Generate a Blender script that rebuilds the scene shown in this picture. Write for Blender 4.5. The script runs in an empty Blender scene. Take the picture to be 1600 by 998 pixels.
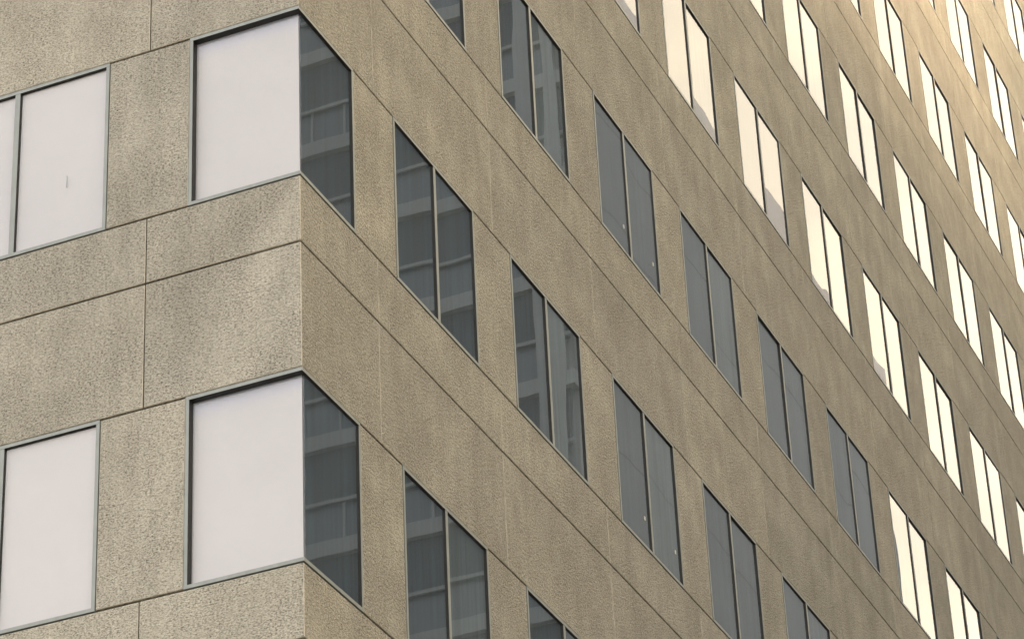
import bpy, bmesh, math, random
from mathutils import Vector, Matrix

SC = bpy.context.scene
COL = SC.collection
rnd = random.Random(7)

# ------------------------------------------------------------------ camera
CAM = Vector((-19.6066, -9.884, -14.6226))
YAW, PITCH, ROLL, FPX = 0.3891, 0.5395, -0.0498, 4920.45
fw = Vector((math.cos(PITCH) * math.cos(YAW), math.cos(PITCH) * math.sin(YAW), math.sin(PITCH)))
rt0 = Vector((math.sin(YAW), -math.cos(YAW), 0))
up0 = rt0.cross(fw)
rt = rt0 * math.cos(ROLL) + up0 * math.sin(ROLL)
up = -rt0 * math.sin(ROLL) + up0 * math.cos(ROLL)
cd = bpy.data.cameras.new('camera')
cam = bpy.data.objects.new('camera', cd)
COL.objects.link(cam)
cam.matrix_world = Matrix(((rt.x, up.x, -fw.x, CAM.x), (rt.y, up.y, -fw.y, CAM.y), (rt.z, up.z, -fw.z, CAM.z), (0, 0, 0, 1)))
cd.sensor_fit = 'HORIZONTAL'
cd.sensor_width = 36
cd.lens = 36 * FPX / 1600
cd.clip_end = 3000
SC.camera = cam

# ------------------------------------------------------------------ sky, sun, exposure
SUN_AZ, SUN_EL = math.radians(-55), math.radians(27)      # direction to the sun, measured from +x
W = bpy.data.worlds.new('World')
SC.world = W
W.use_nodes = True
wn, wl = W.node_tree.nodes, W.node_tree.links
wn.clear()
out = wn.new('ShaderNodeOutputWorld')
bg = wn.new('ShaderNodeBackground')
sky = wn.new('ShaderNodeTexSky')
sky.sky_type = 'NISHITA'
sky.sun_disc = False
sky.sun_elevation = SUN_EL
sky.sun_rotation = math.pi / 2 - SUN_AZ
sky.air_density = 1.6
sky.dust_density = 6.0
sky.ozone_density = 1.0
hs = wn.new('ShaderNodeHueSaturation')
hs.inputs['Saturation'].default_value = 0.22              # thin overcast: the blue is washed out
wl.new(sky.outputs[0], hs.inputs['Color'])
tc = wn.new('ShaderNodeTexCoord')
mp = wn.new('ShaderNodeMapping')
mp.inputs['Scale'].default_value = (3.0, 3.0, 7.0)
wl.new(tc.outputs['Generated'], mp.inputs[0])
nz = wn.new('ShaderNodeTexNoise')
nz.inputs['Scale'].default_value = 3.6
nz.inputs['Detail'].default_value = 5
wl.new(mp.outputs[0], nz.inputs['Vector'])
cr = wn.new('ShaderNodeValToRGB')
cr.color_ramp.elements[0].position = 0.35
cr.color_ramp.elements[0].color = (0.80, 0.77, 0.76, 1)
cr.color_ramp.elements[1].position = 0.65
cr.color_ramp.elements[1].color = (1.10, 1.00, 0.92, 1)
wl.new(nz.outputs['Fac'], cr.inputs[0])
mx = wn.new('ShaderNodeMix')
mx.data_type = 'RGBA'
mx.blend_type = 'MULTIPLY'
mx.inputs[0].default_value = 1
wl.new(hs.outputs[0], mx.inputs[6])
wl.new(cr.outputs[0], mx.inputs[7])
# warm haze round the sun's side of the sky, cooler and pinker away from it
dt = wn.new('ShaderNodeVectorMath')
dt.operation = 'DOT_PRODUCT'
wl.new(tc.outputs['Generated'], dt.inputs[0])
dt.inputs[1].default_value = (math.cos(SUN_EL) * math.cos(SUN_AZ), math.cos(SUN_EL) * math.sin(SUN_AZ), math.sin(SUN_EL))
cw = wn.new('ShaderNodeValToRGB')
cw.color_ramp.elements[0].position = 0.0
cw.color_ramp.elements[0].color = (0.99, 0.952, 0.945, 1)
cw.color_ramp.elements[1].position = 0.9
cw.color_ramp.elements[1].color = (0.465, 0.413, 0.31, 1)
wl.new(dt.outputs['Value'], cw.inputs[0])
mw = wn.new('ShaderNodeMix')
mw.data_type = 'RGBA'
mw.blend_type = 'MULTIPLY'
mw.inputs[0].default_value = 1
wl.new(mx.outputs[2], mw.inputs[6])
wl.new(cw.outputs[0], mw.inputs[7])
wl.new(mw.outputs[2], bg.inputs[0])
bg.inputs[1].default_value = 0.15
wl.new(bg.outputs[0], out.inputs[0])

sd = bpy.data.lights.new('sun', 'SUN')
sd.energy = 1.5
sd.angle = math.radians(10)
sd.color = (1.0, 0.69, 0.44)
sun = bpy.data.objects.new('sun', sd)
COL.objects.link(sun)
sdir = Vector((math.cos(SUN_EL) * math.cos(SUN_AZ), math.cos(SUN_EL) * math.sin(SUN_AZ), math.sin(SUN_EL)))
sun.rotation_euler = sdir.to_track_quat('Z', 'Y').to_euler()
sun.location = (30, -60, 60)

SC.view_settings.view_transform = 'Standard'
SC.view_settings.look = 'None'
SC.view_settings.exposure = 3.12
SC.view_settings.gamma = 1.0
SC.view_settings.use_curve_mapping = False

# ------------------------------------------------------------------ materials
def mat(name):
    m = bpy.data.materials.new(name)
    m.use_nodes = True
    n, l = m.node_tree.nodes, m.node_tree.links
    b = n['Principled BSDF']
    return m, n, l, b

def ramp(n, l, src, stops):
    r = n.new('ShaderNodeValToRGB')
    e = r.color_ramp.elements
    while len(e) < len(stops):
        e.new(0.5)
    for k, (p, c) in enumerate(stops):
        e[k].position = p
        e[k].color = (c, c, c, 1) if not isinstance(c, tuple) else (*c, 1)
    l.new(src, r.inputs[0])
    return r.outputs[0]

def mixc(n, l, a, b, fac=1.0, mode='MULTIPLY'):
    x = n.new('ShaderNodeMix')
    x.data_type = 'RGBA'
    x.blend_type = mode
    for idx, v in ((6, a), (7, b), (0, fac)):
        if hasattr(v, 'is_linked'):
            l.new(v, x.inputs[idx])
        elif isinstance(v, tuple):
            x.inputs[idx].default_value = (*v, 1)
        else:
            x.inputs[idx].default_value = v
    return x.outputs[2]

def remap(n, l, src, a, b):
    r = n.new('ShaderNodeMapRange')
    r.inputs['From Min'].default_value = a
    r.inputs['From Max'].default_value = b
    r.inputs['To Max'].default_value = 0.9
    l.new(src, r.inputs['Value'])
    return r.outputs[0]

def noise(n, l, vec, scale, detail=2, rough=0.5, dist=0.0):
    t = n.new('ShaderNodeTexNoise')
    t.inputs['Scale'].default_value = scale
    t.inputs['Detail'].default_value = detail
    t.inputs['Roughness'].default_value = rough
    t.inputs['Distortion'].default_value = dist
    l.new(vec, t.inputs['Vector'])
    return t.outputs['Fac']

def pos(n, l, scale=(1, 1, 1)):
    g = n.new('ShaderNodeNewGeometry')
    m = n.new('ShaderNodeMapping')
    m.inputs['Scale'].default_value = scale
    l.new(g.outputs['Position'], m.inputs[0])
    return m.outputs[0]

def make_concrete(name, base):
    """Bush-hammered precast concrete: pits, stones, blotchy weathering and faint run-off streaks."""
    m, n, l, b = mat(name)
    p = pos(n, l, (1, 1, 1.7))
    grain = noise(n, l, p, 47, 3, 0.65)
    coarse = noise(n, l, p, 21, 2, 0.5)
    blotch = noise(n, l, pos(n, l), 1.3, 4, 0.6)
    big = noise(n, l, pos(n, l), 0.35, 3, 0.55)
    streak = noise(n, l, pos(n, l, (5, 5, 0.55)), 1.0, 4, 0.6)
    scratch = noise(n, l, pos(n, l, (14, 14, 0.9)), 1.0, 3, 0.55)
    strong = ramp(n, l, grain, [(0.33, 0.24), (0.44, 0.74), (0.53, 1.06), (0.70, 1.24)])
    soft = ramp(n, l, grain, [(0.30, 0.52), (0.42, 0.90), (0.55, 1.05), (0.72, 1.16)])
    worn = ramp(n, l, noise(n, l, pos(n, l, (1, 1, 0.8)), 2.1, 5, 0.65), [(0.42, 0.0), (0.68, 1.0)])
    c = mixc(n, l, base, mixc(n, l, strong, soft, worn, 'MIX'))
    c = mixc(n, l, c, ramp(n, l, coarse, [(0.30, 0.84), (0.55, 1.0), (0.75, 1.08)]))
    c = mixc(n, l, c, mixc(n, l, (0.95, 0.945, 0.935), (1.07, 1.07, 1.06), worn, 'MIX'))
    c = mixc(n, l, c, ramp(n, l, blotch, [(0.32, (0.92, 0.915, 0.905)), (0.52, (0.99, 0.99, 0.99)), (0.70, (1.09, 1.085, 1.08))]))
    c = mixc(n, l, c, ramp(n, l, big, [(0.35, 0.93), (0.65, 1.06)]))
    c = mixc(n, l, c, ramp(n, l, streak, [(0.34, 0.93), (0.52, 1.0), (0.70, 1.06)]))
    c = mixc(n, l, c, ramp(n, l, scratch, [(0.62, 1.0), (0.72, 1.13)]))
    oi = n.new('ShaderNodeObjectInfo')
    c = mixc(n, l, c, ramp(n, l, oi.outputs['Random'], [(0.0, (0.945, 0.945, 0.95)), (1.0, (1.05, 1.045, 1.03))]))
    l.new(c, b.inputs['Base Color'])
    b.inputs['Roughness'].default_value = 0.92
    b.inputs['Specular IOR Level'].default_value = 0.15
    hmix = n.new('ShaderNodeMath')
    hmix.operation = 'MULTIPLY_ADD'
    l.new(coarse, hmix.inputs[0])
    hmix.inputs[1].default_value = 0.9
    l.new(grain, hmix.inputs[2])
    bp = n.new('ShaderNodeBump')
    bp.inputs['Strength'].default_value = 1.0
    bp.inputs['Distance'].default_value = 0.03
    l.new(hmix.outputs[0], bp.inputs['Height'])
    l.new(bp.outputs[0], b.inputs['Normal'])
    return m

M_CONC = make_concrete('bush_hammered_concrete', (0.372, 0.364, 0.306))

def make_paint(name, base, rough, var=0.12):
    m, n, l, b = mat(name)
    f = noise(n, l, pos(n, l, (1, 1, 0.5)), 9, 4, 0.6)
    l.new(mixc(n, l, base, ramp(n, l, f, [(0.3, 1 - var), (0.7, 1 + var)])), b.inputs['Base Color'])
    b.inputs['Roughness'].default_value = rough
    return m

M_EDGE = make_paint('smooth_cement_arris', (0.375, 0.36, 0.295), 0.9, 0.3)
M_FRAME = make_paint('weathered_grey_aluminium', (0.175, 0.20, 0.189), 0.55)
M_FRAME.node_tree.nodes['Principled BSDF'].inputs['Metallic'].default_value = 0.0
M_GASKET = make_paint('black_gasket', (0.012, 0.013, 0.012), 0.6)
def make_pleats(name, base):
    m, n, l, b = mat(name)
    f = noise(n, l, pos(n, l, (11, 11, 0.25)), 1.6, 3, 0.6)
    l.new(mixc(n, l, base, ramp(n, l, f, [(0.32, 0.65), (0.5, 1.0), (0.68, 1.4)])), b.inputs['Base Color'])
    b.inputs['Roughness'].default_value = 0.9
    return m
M_SHADE = make_pleats('charcoal_curtain_fabric', (0.013, 0.028, 0.042))
M_SHADE2 = make_pleats('grey_curtain_fabric', (0.05, 0.072, 0.085))
M_CORE = make_paint('dark_backing_wall', (0.05, 0.045, 0.04), 0.9)
M_WHITE = make_paint('white_plastic', (0.5, 0.49, 0.46), 0.5)

def make_blind(name, blue_top=False):
    m, n, l, b = mat(name)
    p1 = noise(n, l, pos(n, l, (60, 60, 4)), 3, 2)
    p2 = noise(n, l, pos(n, l, (4, 4, 60)), 3, 2)
    c = mixc(n, l, (0.495, 0.482, 0.49), ramp(n, l, p1, [(0.3, 0.985), (0.7, 1.012)]))
    c = mixc(n, l, c, ramp(n, l, p2, [(0.3, 0.985), (0.7, 1.012)]))
    if blue_top:                     # ragged bluish band along the top of the cloth
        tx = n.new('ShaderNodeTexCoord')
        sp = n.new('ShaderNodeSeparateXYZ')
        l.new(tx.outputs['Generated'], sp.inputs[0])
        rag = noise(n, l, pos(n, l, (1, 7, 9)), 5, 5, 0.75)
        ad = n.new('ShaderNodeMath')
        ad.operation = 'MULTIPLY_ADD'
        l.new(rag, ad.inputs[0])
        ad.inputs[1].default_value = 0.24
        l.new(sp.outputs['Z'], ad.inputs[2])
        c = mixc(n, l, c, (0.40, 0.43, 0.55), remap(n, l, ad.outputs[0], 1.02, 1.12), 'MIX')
    l.new(c, b.inputs['Base Color'])
    b.inputs['Roughness'].default_value = 0.95
    return m
M_BLIND = make_blind('white_linen_blind')
M_BLIND_BLUE = make_blind('blue_topped_linen_blind', True)

def make_glass():
    m, n, l, b = mat('reflective_glass')
    n.remove(b)
    o = n['Material Output']
    wav = noise(n, l, pos(n, l, (1, 1, 0.7)), 1.0, 1, 0.3)
    bp = n.new('ShaderNodeBump')
    bp.inputs['Strength'].default_value = 0.30
    bp.inputs['Distance'].default_value = 0.003
    l.new(wav, bp.inputs['Height'])
    g = n.new('ShaderNodeBsdfGlossy')
    g.inputs['Roughness'].default_value = 0.0
    g.inputs['Color'].default_value = (0.97, 0.98, 0.97, 1)
    l.new(bp.outputs[0], g.inputs['Normal'])
    t = n.new('ShaderNodeBsdfTransparent')
    t.inputs['Color'].default_value = (0.93, 0.94, 0.94, 1)
    fr = n.new('ShaderNodeFresnel')
    fr.inputs['IOR'].default_value = 1.5
    # dust film on the outside
    d = n.new('ShaderNodeBsdfDiffuse')
    d.inputs['Color'].default_value = (0.30, 0.33, 0.35, 1)
    x = n.new('ShaderNodeMixShader')
    # the coating is on the outer face only: the inner face just lets light through
    gm = n.new('ShaderNodeNewGeometry')
    inv = n.new('ShaderNodeMath')
    inv.operation = 'SUBTRACT'
    inv.inputs[0].default_value = 1.0
    l.new(gm.outputs['Backfacing'], inv.inputs[1])
    fo = n.new('ShaderNodeMath')
    fo.operation = 'MULTIPLY'
    l.new(fr.outputs[0], fo.inputs[0])
    l.new(inv.outputs[0], fo.inputs[1])
    l.new(fo.outputs[0], x.inputs[0])
    l.new(t.outputs[0], x.inputs[1])
    l.new(g.outputs[0], x.inputs[2])
    y = n.new('ShaderNodeMixShader')
    dust = noise(n, l, pos(n, l, (2, 2, 2)), 1.2, 4, 0.6)
    l.new(ramp(n, l, dust, [(0.3, 0.026), (0.75, 0.042)]), y.inputs[0])
    l.new(x.outputs[0], y.inputs[1])
    l.new(d.outputs[0], y.inputs[2])
    l.new(y.outputs[0], o.inputs[0])
    return m
M_GLASS = make_glass()

# ------------------------------------------------------------------ mesh helpers
def obj(name, verts, faces, mats, parent=None, fmat=None, loc=None):
    me = bpy.data.meshes.new(name)
    me.from_pydata([tuple(v) for v in verts], [], faces)
    for m in (mats if isinstance(mats, (list, tuple)) else [mats]):
        me.materials.append(m)
    if fmat:
        me.polygons.foreach_set('material_index', fmat)
    me.update()
    o = bpy.data.objects.new(name, me)
    COL.objects.link(o)
    if parent:
        o.parent = parent
    if loc:
        o.location = loc
    return o

class MB:
    def __init__(s):
        s.v, s.f, s.m = [], [], []
    def box(s, a, b, m=0, mside=None):
        """axis box; mside = {face key: material}; keys -x +x -y +y -z +z"""
        x0, y0, z0 = a
        x1, y1, z1 = b
        k = len(s.v)
        s.v += [(x0, y0, z0), (x1, y0, z0), (x1, y1, z0), (x0, y1, z0), (x0, y0, z1), (x1, y0, z1), (x1, y1, z1), (x0, y1, z1)]
        for key, q in (('-z', (3, 2, 1, 0)), ('+z', (4, 5, 6, 7)), ('-y', (0, 1, 5, 4)), ('+x', (1, 2, 6, 5)), ('+y', (2, 3, 7, 6)), ('-x', (3, 0, 4, 7))):
            s.f.append(tuple(k + i for i in q))
            s.m.append((mside or {}).get(key, m))
    def quad(s, pts, m=0):
        k = len(s.v)
        s.v += pts
        s.f.append(tuple(range(k, k + len(pts))))
        s.m.append(m)
    def build(s, name, mats, parent=None, loc=None):
        return obj(name, s.v, s.f, mats, parent, s.m, loc)

def empty(name, loc=(0, 0, 0)):
    e = bpy.data.objects.new(name, None)
    COL.objects.link(e)
    e.location = loc
    return e

def tag(o, **k):
    for a, b in k.items():
        o[a] = b
    return o

# ------------------------------------------------------------------ setting
GZ = -16.2
def simple(name, base, scale, var):
    m, n, l, b = mat(name)
    f = noise(n, l, pos(n, l), scale, 5, 0.6)
    l.new(mixc(n, l, base, ramp(n, l, f, [(0.3, 1 - var), (0.7, 1 + var)])), b.inputs['Base Color'])
    b.inputs['Roughness'].default_value = 0.9
    return m
M_ASPH = simple('asphalt', (0.055, 0.053, 0.05), 3, 0.2)
M_PAVE = simple('pavement_slabs', (0.30, 0.285, 0.26), 1.2, 0.12)
M_EARTH = simple('city_ground', (0.17, 0.165, 0.155), 0.2, 0.2)
M_LINE = simple('road_paint', (0.7, 0.69, 0.64), 4, 0.1)
g = MB(); g.quad([(-1500, -1500, GZ - 0.15), (1500, -1500, GZ - 0.15), (1500, 1500, GZ - 0.15), (-1500, 1500, GZ - 0.15)])
tag(g.build('ground', M_EARTH), kind='structure')
g = MB(); g.quad([(-400, -21, GZ - 0.14), (400, -21, GZ - 0.14), (400, -4.5, GZ - 0.14), (-400, -4.5, GZ - 0.14)])
tag(g.build('road', M_ASPH), kind='structure')
g = MB()
for k in range(-60, 60):
    g.quad([(k * 6, -12.8, GZ - 0.136), (k * 6 + 2.6, -12.8, GZ - 0.136), (k * 6 + 2.6, -12.67, GZ - 0.136), (k * 6, -12.67, GZ - 0.136)])
tag(g.build('road_markings', M_LINE), kind='structure')
for y0, y1 in ((-4.5, 0.3), (-26.2, -21)):
    g = MB(); g.box((-200, y0, GZ - 0.3), (200, y1, GZ))
    tag(g.build('pavement', M_PAVE), kind='structure')

# ------------------------------------------------------------------ the office tower
H = 3.6                      # storey height
ZH = 1.742                   # window head above its sill
ZJ = 0.655                   # middle joint below a sill
A0, S0, P, WW = 1.060, 1.880, 2.643, 1.775     # street face: corner window, first window, bay, window width
B0, LS = 1.062, 1.862                          # side face
GAP, GAPV = 0.0105, 0.005    # half a joint: between storeys, between neighbours
PT = 0.11                    # panel thickness
LW, PL = 1.876, 2.676                           # side face: window width, bay
NC, NL = 16, 6
R0, R1 = -4, 9               # rows of the body
PC = (A0 + S0) / 2           # first pier centre

def project(p):
    v = Vector(p) - CAM
    z = v.dot(fw)
    return 800 + FPX * v.dot(rt) / z, 499 - FPX * v.dot(up) / z

def seen(face, u0, u1, z0, z1, m=0.10):
    """does this stretch of the facade fall in the photograph, with a margin around it"""
    q = [project((u, 0, z) if face == 'R' else (0, u, z)) for u in (u0, u1) for z in (z0, z1)]
    xs, ys = [a for a, _ in q], [b for _, b in q]
    return max(xs) > -1600 * m and min(xs) < 1600 * (1 + m) and max(ys) > -998 * m and min(ys) < 998 * (1 + m)

tower = empty('office_tower', (0, 0, GZ))
tag(tower, label='tan bush-hammered concrete office tower with bands of grey-framed windows meeting at a glass corner', category='building')
TL = Vector((0, 0, -GZ))     # children are given in corner coordinates

def T(face, u, d, z):
    """facade coordinates: u along the face from the corner, d depth into the wall"""
    return (u, d, z) if face == 'R' else (d, u, z)

def put(mb, name, mats, parent=tower):
    """build with the origin at the mesh's centre, parented"""
    c = sum((Vector(v) for v in mb.v), Vector()) / len(mb.v)
    mb.v = [tuple(Vector(v) - c) for v in mb.v]
    off = Vector((0, 0, GZ)) if parent == tower else Vector(parent['_w'])
    o = mb.build(name, mats, parent, c - off)
    o['_w'] = tuple(c)
    return o

plain = MB()

def panel(face, name, u0, u1, z0, z1):
    """precast panel with a chamfered front edge"""
    g, gv, c = GAP, GAPV, 0.0055
    u0 += gv; u1 -= gv; z0 += g; z1 -= g
    mb = MB()
    f = lambda u, d, z: T(face, u, d, z)
    fr = [(u0 + c, 0, z0 + c), (u1 - c, 0, z0 + c), (u1 - c, 0, z1 - c), (u0 + c, 0, z1 - c)]
    md = [(u0, c, z0), (u1, c, z0), (u1, c, z1), (u0, c, z1)]
    bk = [(u0, PT, z0), (u1, PT, z0), (u1, PT, z1), (u0, PT, z1)]
    mb.v = [f(*p) for p in fr + md + bk]
    mb.f = [(0, 1, 2, 3), (11, 10, 9, 8)]
    for k in range(4):
        j = (k + 1) % 4
        mb.f += [(4 + k, 4 + j, j, k), (8 + k, 8 + j, 4 + j, 4 + k)]
    if face == 'L':
        mb.f = [tuple(reversed(q)) for q in mb.f]
    mb.m = [0, 0] + [1, 0] * 4
    return put(mb, name, [M_CONC, M_EDGE])

def corner_panel(name, ux, uy, z0, z1):
    """L-shaped precast panel that wraps the corner"""
    g, gv, c = GAP, GAPV, 0.0055
    ux -= gv; uy -= gv; z0 += g; z1 -= g
    mb = MB()
    q = 0.006                       # arris of the building's corner
    ring = lambda o, e, z: [(o, uy - e, z), (o, o + q, z), (o + q, o, z), (ux - e, o, z)]
    back = lambda z: [(PT, uy, z), (PT, PT + q, z), (PT + q, PT, z), (ux, PT, z)]
    rows = [ring(c, 0, z0), ring(0, c, z0 + c), ring(0, c, z1 - c), ring(c, 0, z1), back(z1), back(z0)]
    mb.v = [p for r in rows for p in r]
    for r in range(6):
        for k in range(3):
            a, b = r * 4 + k, ((r + 1) % 6) * 4 + k
            mb.f.append((a, a + 1, b + 1, b))
            mb.m.append(1 if r in (0, 2) or (k == 1 and r == 1) else 0)
    mb.f += [tuple(r * 4 for r in range(6)), tuple(r * 4 + 3 for r in reversed(range(6)))]
    mb.m += [0, 0]
    return put(mb, name, [M_CONC, M_EDGE])

FWD, MW, FD = 0.032, 0.052, 0.10     # frame width, mullion width, frame depth
PROUD = 0.004

def glass_pane(mb, face, u0, u1, z0, z1, d, t=0.008):
    """a pane a hair out of true, as glazed panes are"""
    e = [rnd.uniform(-0.003, 0.003) for _ in range(3)]
    k = len(mb.v)
    q = [(u0, d + e[0], z0), (u1, d + e[1], z0), (u1, d + e[1] + e[2], z1), (u0, d + e[0] + e[2], z1)]
    mb.v += [T(face, *p) for p in q] + [T(face, p[0], p[1] + t, p[2]) for p in q]
    fs = [(0, 1, 2, 3), (7, 6, 5, 4), (0, 4, 5, 1), (1, 5, 6, 2), (2, 6, 7, 3), (3, 7, 4, 0)]
    if face == 'L':
        fs = [tuple(reversed(f)) for f in fs]
    mb.f += [tuple(k + i for i in f) for f in fs]
    mb.m += [0] * 6

def fbox(mb, face, u0, u1, d0, d1, z0, z1, dark=()):
    """box in facade coordinates; dark = sides (u-, u+, z-, z+) lined with gasket"""
    ax = 'x' if face == 'R' else 'y'
    ms = {}
    for s in dark:
        ms[s[1] + (ax if s[0] == 'u' else 'z')] = 1
    a, b = T(face, u0, d0, z0), T(face, u1, d1, z1)
    mb.box(tuple(min(p, q) for p, q in zip(a, b)), tuple(max(p, q) for p, q in zip(a, b)), 0, ms)

def window(face, row, u0, u1, tags=False, blind=False):
    z0, z1 = row * H, row * H + ZH
    g = 0.002
    u0 += g; u1 -= g; z0 += g; z1 -= g
    GD = 0.014 if face == 'R' else 0.020
    mb = MB()
    fbox(mb, face, u0, u1, -PROUD, FD, z1 - FWD, z1, ('z-',))
    fbox(mb, face, u0, u1, -PROUD, FD, z0, z0 + FWD, ('z+',))
    fbox(mb, face, u0, u0 + FWD, -PROUD + 0.001, FD, z0 + FWD, z1 - FWD, ('u+',))
    fbox(mb, face, u1 - FWD, u1, -PROUD + 0.001, FD, z0 + FWD, z1 - FWD, ('u-',))
    w = put(mb, 'window', [M_FRAME, M_GASKET])
    um = (u0 + u1) / 2
    mb = MB()
    fbox(mb, face, um - MW / 2, um + MW / 2, -PROUD + 0.002, FD - 0.01, z0 + FWD, z1 - FWD, ('u-', 'u+'))
    put(mb, 'mullion', [M_FRAME, M_GASKET], w)
    mb = MB()
    glass_pane(mb, face, u0 + FWD - 0.004, um - MW / 2 + 0.004, z0 + FWD - 0.004, z1 - FWD + 0.004, GD)
    glass_pane(mb, face, um + MW / 2 - 0.004, u1 - FWD + 0.004, z0 + FWD - 0.004, z1 - FWD + 0.004, GD)
    put(mb, 'glass', M_GLASS, w)
    mb = MB()
    for ua, ub in ((u0 + FWD, um - MW / 2), (um + MW / 2, u1 - FWD)):
        fbox(mb, face, ua + 0.002, ub - 0.002, GD + 0.013, GD + 0.016, z0 + FWD + 0.002, z1 - FWD - 0.002)
        if ua > um and rnd.random() < 0.55:
            mb.m[-6:] = [1] * 6
    put(mb, 'blind', [M_BLIND, M_BLIND] if blind else [M_SHADE, M_SHADE2], w)
    if tags:
        for ue in (um - MW / 2 - 0.16, u1 - FWD - 0.16):
            mb = MB()
            fbox(mb, face, ue, ue + 0.020, GD - 0.012, GD - 0.004, z0 + 0.34, z0 + 0.385)
            tag(put(mb, 'sticker', M_WHITE, w), label='small white sticker near the foot of the pane')
    if face == 'L' and row == 0 and u0 < 2.0:
        mb = MB()
        fbox(mb, face, 2.270, 2.2728, GD - 0.009, GD - 0.004, z0 + 0.575, z0 + 0.685)
        fbox(mb, face, 2.2685, 2.275, GD - 0.010, GD - 0.004, z0 + 0.565, z0 + 0.575)
        tag(put(mb, 'scratch', M_FRAME, w), label='short dark vertical scratch in the middle of the pane')
    return w

def corner_window(row):
    z0, z1 = row * H + 0.002, row * H + ZH - 0.002
    a, b = A0 - 0.002, B0 - 0.002
    GR, GL = 0.014, 0.046
    mb = MB()
    for zz0, zz1, dk in ((z1 - FWD, z1, '-z'), (z0, z0 + FWD, '+z')):
        mb.box((-PROUD, -PROUD, zz0), (a, FD, zz1), 0, {dk: 1})
        mb.box((-PROUD, FD, zz0), (FD, b, zz1), 0, {dk: 1})
    mb.box((a - FWD, -PROUD + 0.001, z0 + FWD), (a, FD, z1 - FWD), 0, {'-x': 1})
    mb.box((-PROUD + 0.001, b - FWD, z0 + FWD), (FD, b, z1 - FWD), 0, {'-y': 1})
    w = tag(put(mb, 'corner_window', [M_FRAME, M_GASKET]), label='frameless glass corner, pale blind on one side and dark glass on the other')
    mb = MB()
    glass_pane(mb, 'R', GL + 0.012, a - FWD + 0.004, z0 + FWD - 0.004, z1 - FWD + 0.004, GR)
    glass_pane(mb, 'L', GR, b - FWD + 0.004, z0 + FWD - 0.004, z1 - FWD + 0.004, GL)
    put(mb, 'glass', M_GLASS, w)
    mb = MB()
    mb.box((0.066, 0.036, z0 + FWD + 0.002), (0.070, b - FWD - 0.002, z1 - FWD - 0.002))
    put(mb, 'blind', M_BLIND_BLUE, w)
    mb = MB()
    mb.box((0.078, 0.028, z0 + FWD + 0.002), (a - FWD - 0.002, 0.031, z1 - FWD - 0.002))
    put(mb, 'dark_blind', M_SHADE, w)
    return w

def face_cells(face, s0, n, pc, WW, P):
    for row in range(R0, R1):
        zs, zh = row * H, row * H + ZH
        for i in range(n):
            c0 = pc + i * P
            c1 = c0 + P
            w0 = s0 + i * P
            w1 = w0 + WW
            # spandrel above this row's heads: lower tall panel, upper short one under the next sill
            zn = zs + H
            for nm, a, b in (('spandrel_panel', zh, zn - ZJ), ('sill_panel', zn - ZJ, zn)):
                if seen(face, c0, c1, a, b):
                    panel(face, nm, c0, c1, a, b)
                else:
                    fbox(plain, face, c0, c1, 0.0, PT, a, b)
            if seen(face, w0, w1, zs, zh):
                w = window(face, row, w0, w1, tags=(face == 'R' and i == 2 and row in (0, 1)), blind=(face == 'L'))
                if face == 'R' and (row >= 2 and i >= 2 or row == 1 and i >= 6):
                    tag(w, label='two-pane window filled with the bright cream sky it mirrors')
            else:
                fbox(plain, face, w0, w1, 0.0, PT, zs, zh)
            q0, q1 = w1, w0 + P
            if seen(face, q0, q1, zs, zh):
                panel(face, 'pier_panel', q0, q1, zs, zh)
            else:
                fbox(plain, face, q0, q1, 0.0, PT, zs, zh)

UX, UY = PC + NC * P, (B0 + LS) / 2 + NL * PL
face_cells('R', S0, NC, PC, WW, P)
face_cells('L', LS, NL, (B0 + LS) / 2, LW, PL)
for row in range(R0, R1):
    zs, zh = row * H, row * H + ZH
    for nm, a, b in (('corner_panel', zh, zs + H - ZJ), ('corner_sill_panel', zs + H - ZJ, zs + H)):
        if seen('R', 0, PC, a, b) or seen('L', 0, 1.46, a, b):
            corner_panel(nm, PC, (B0 + LS) / 2, a, b)
        else:
            plain.box((0, 0, a), (PC, PT, b)); plain.box((0, PT, a), (PT, (B0 + LS) / 2, b))
    if seen('R', 0, A0, zs, zh) or seen('L', 0, B0, zs, zh):
        corner_window(row)
    else:
        plain.box((0, 0, zs), (A0, PT, zh)); plain.box((0, PT, zs), (PT, B0, zh))
    for face, u0, u1 in (('R', A0, S0), ('L', B0, LS)):
        if seen(face, u0, u1, zs, zh):
            panel(face, 'pier_panel', u0, u1, zs, zh)
        else:
            fbox(plain, face, u0, u1, 0, PT, zs, zh)
# body behind the panels, with its plain base, top and the stretches the photograph does not reach
plain.box((0.0, 0.0, GZ - 0.1), (UX, UY, R0 * H - 0.004))
plain.box((0.0, 0.0, R1 * H + 0.004), (UX, UY, R1 * H + 1.2))
put(plain, 'wall', M_CONC)
core = MB()
core.box((0.135, 0.135, R0 * H), (UX, UY, R1 * H))
put(core, 'inner_wall', M_CORE)

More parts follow.
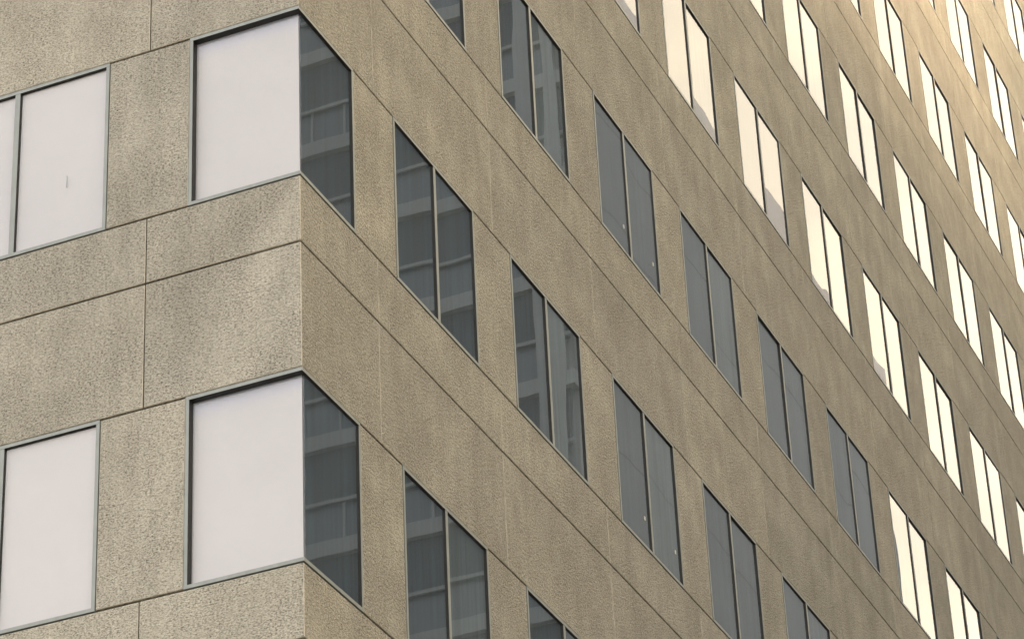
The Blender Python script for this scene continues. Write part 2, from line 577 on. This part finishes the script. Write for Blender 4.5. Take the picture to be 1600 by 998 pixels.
# ------------------------------------------------------------------ across the street: tower mirrored in the glass, unseen block added for shade
M_PALE = simple('pale_render', (0.25, 0.285, 0.305), 0.3, 0.08)
M_BAND = simple('grey_concrete_band', (0.225, 0.27, 0.30), 0.6, 0.1)
M_DARK = simple('dark_cladding', (0.045, 0.067, 0.088), 0.5, 0.15)
def make_far_glass():
    m, n, l, b = mat('dark_far_glass')
    b.inputs['Base Color'].default_value = (0.08, 0.115, 0.15, 1)
    b.inputs['Roughness'].default_value = 0.12
    return m
M_FARG = make_far_glass()
MX0, MX1, MY, MH = 74.0, 114.8, -26.0, 63.9
mt = empty('banded_tower', (MX0, MY, GZ))
tag(mt, label='tall dark tower with pale floor bands, seen mirrored in the windows nearest the corner', category='building')
b = MB()
b.box((MX0 + 0.3, MY - 48, 0), (MX1, MY, MH - GZ))
b.v = [(x - MX0, y - MY, z) for x, y, z in b.v]
b.build('wall', M_PALE, mt)
sl, gl, col_ = MB(), MB(), MB()
ST = 4.5
nst = int((MH - GZ) / ST)
ml = MB()
for k in range(nst + 1):
    z = k * ST
    sl.box((-0.30, -48, z), (0.298, -0.02, z + 0.62))
    gl.box((0.10, -47.9, z + 0.62), (0.297, -0.5, z + 2.3))
    col_.box((0.0, -47.9, z + 2.3), (0.296, -0.3, z + ST))
    sl.box((-0.12, -47.95, z + 2.24), (-0.004, -0.1, z + 2.38))
    yy = -0.8
    while yy > -47:
        if rnd.random() < 0.75:
            ml.box((0.0, yy - 0.09, z + 0.62), (0.099, yy, z + 2.3))
        yy -= rnd.choice((1.5, 1.5, 2.3, 3.0))
ml.build('mullion', M_BAND, mt)
sl.build('floor_band', M_BAND, mt)
gl.build('window_band', M_FARG, mt)
col_.build('spandrel', M_DARK, mt)
pl = MB()
for k in range(7):
    pl.box((-0.32, -0.9 - k * 7.7, 0), (-0.26, -0.3 - k * 7.7, MH - GZ - 0.5))
pl.build('fin', M_BAND, mt)
pp = MB()
pp.box((0.41, -1.2, MH - GZ - 2.6), (MX1 - MX0 + 0.1, 0.12, MH - GZ + 0.02))
pp.build('parapet', simple('white_parapet', (0.85, 0.81, 0.76), 0.3, 0.05), mt)
jn = MB()
for k in range(1, nst + 1):
    jn.box((0.4, -0.01, k * ST), (MX1 - MX0 - 0.02, 0.006, k * ST + 0.10))
for k in range(1, 4):
    jn.box((k * 9.7, -0.01, 0.2), (k * 9.7 + 0.07, 0.004, MH - GZ - 0.3))
jn.build('joint', simple('grey_joint', (0.19, 0.21, 0.22), 1.0, 0.1), mt)

nb = empty('added_shade_block', (3, MY, GZ))  # added out of view, sized to keep the sun off the lower street face
tag(nb, label='unseen pale concrete block added across the street to shade the lower facade', category='building')
M_LIGHT = simple('light_concrete', (0.45, 0.43, 0.40), 0.5, 0.1)
NBH = 31.5 - GZ
b = MB()
b.box((0, -16, 0), (45, -0.3, NBH))
b.build('wall', M_LIGHT, nb)
b = MB(); w = MB()
for k in range(14):
    z = k * 3.6
    b.box((0, -0.3, z), (45, 0.0, min(z + 1.7, NBH)))
    if z + 3.6 <= NBH:
        for i in range(15):
            w.box((0.5 + i * 3, -0.298, z + 1.7), (2.9 + i * 3, -0.15, z + 3.6))
b.build('floor_band', M_LIGHT, nb)
w.build('window_band', M_FARG, nb)

for o in bpy.data.objects:
    if '_w' in o:
        del o['_w']
import collections
print(collections.Counter(o.name.split('.')[0] for o in bpy.data.objects))
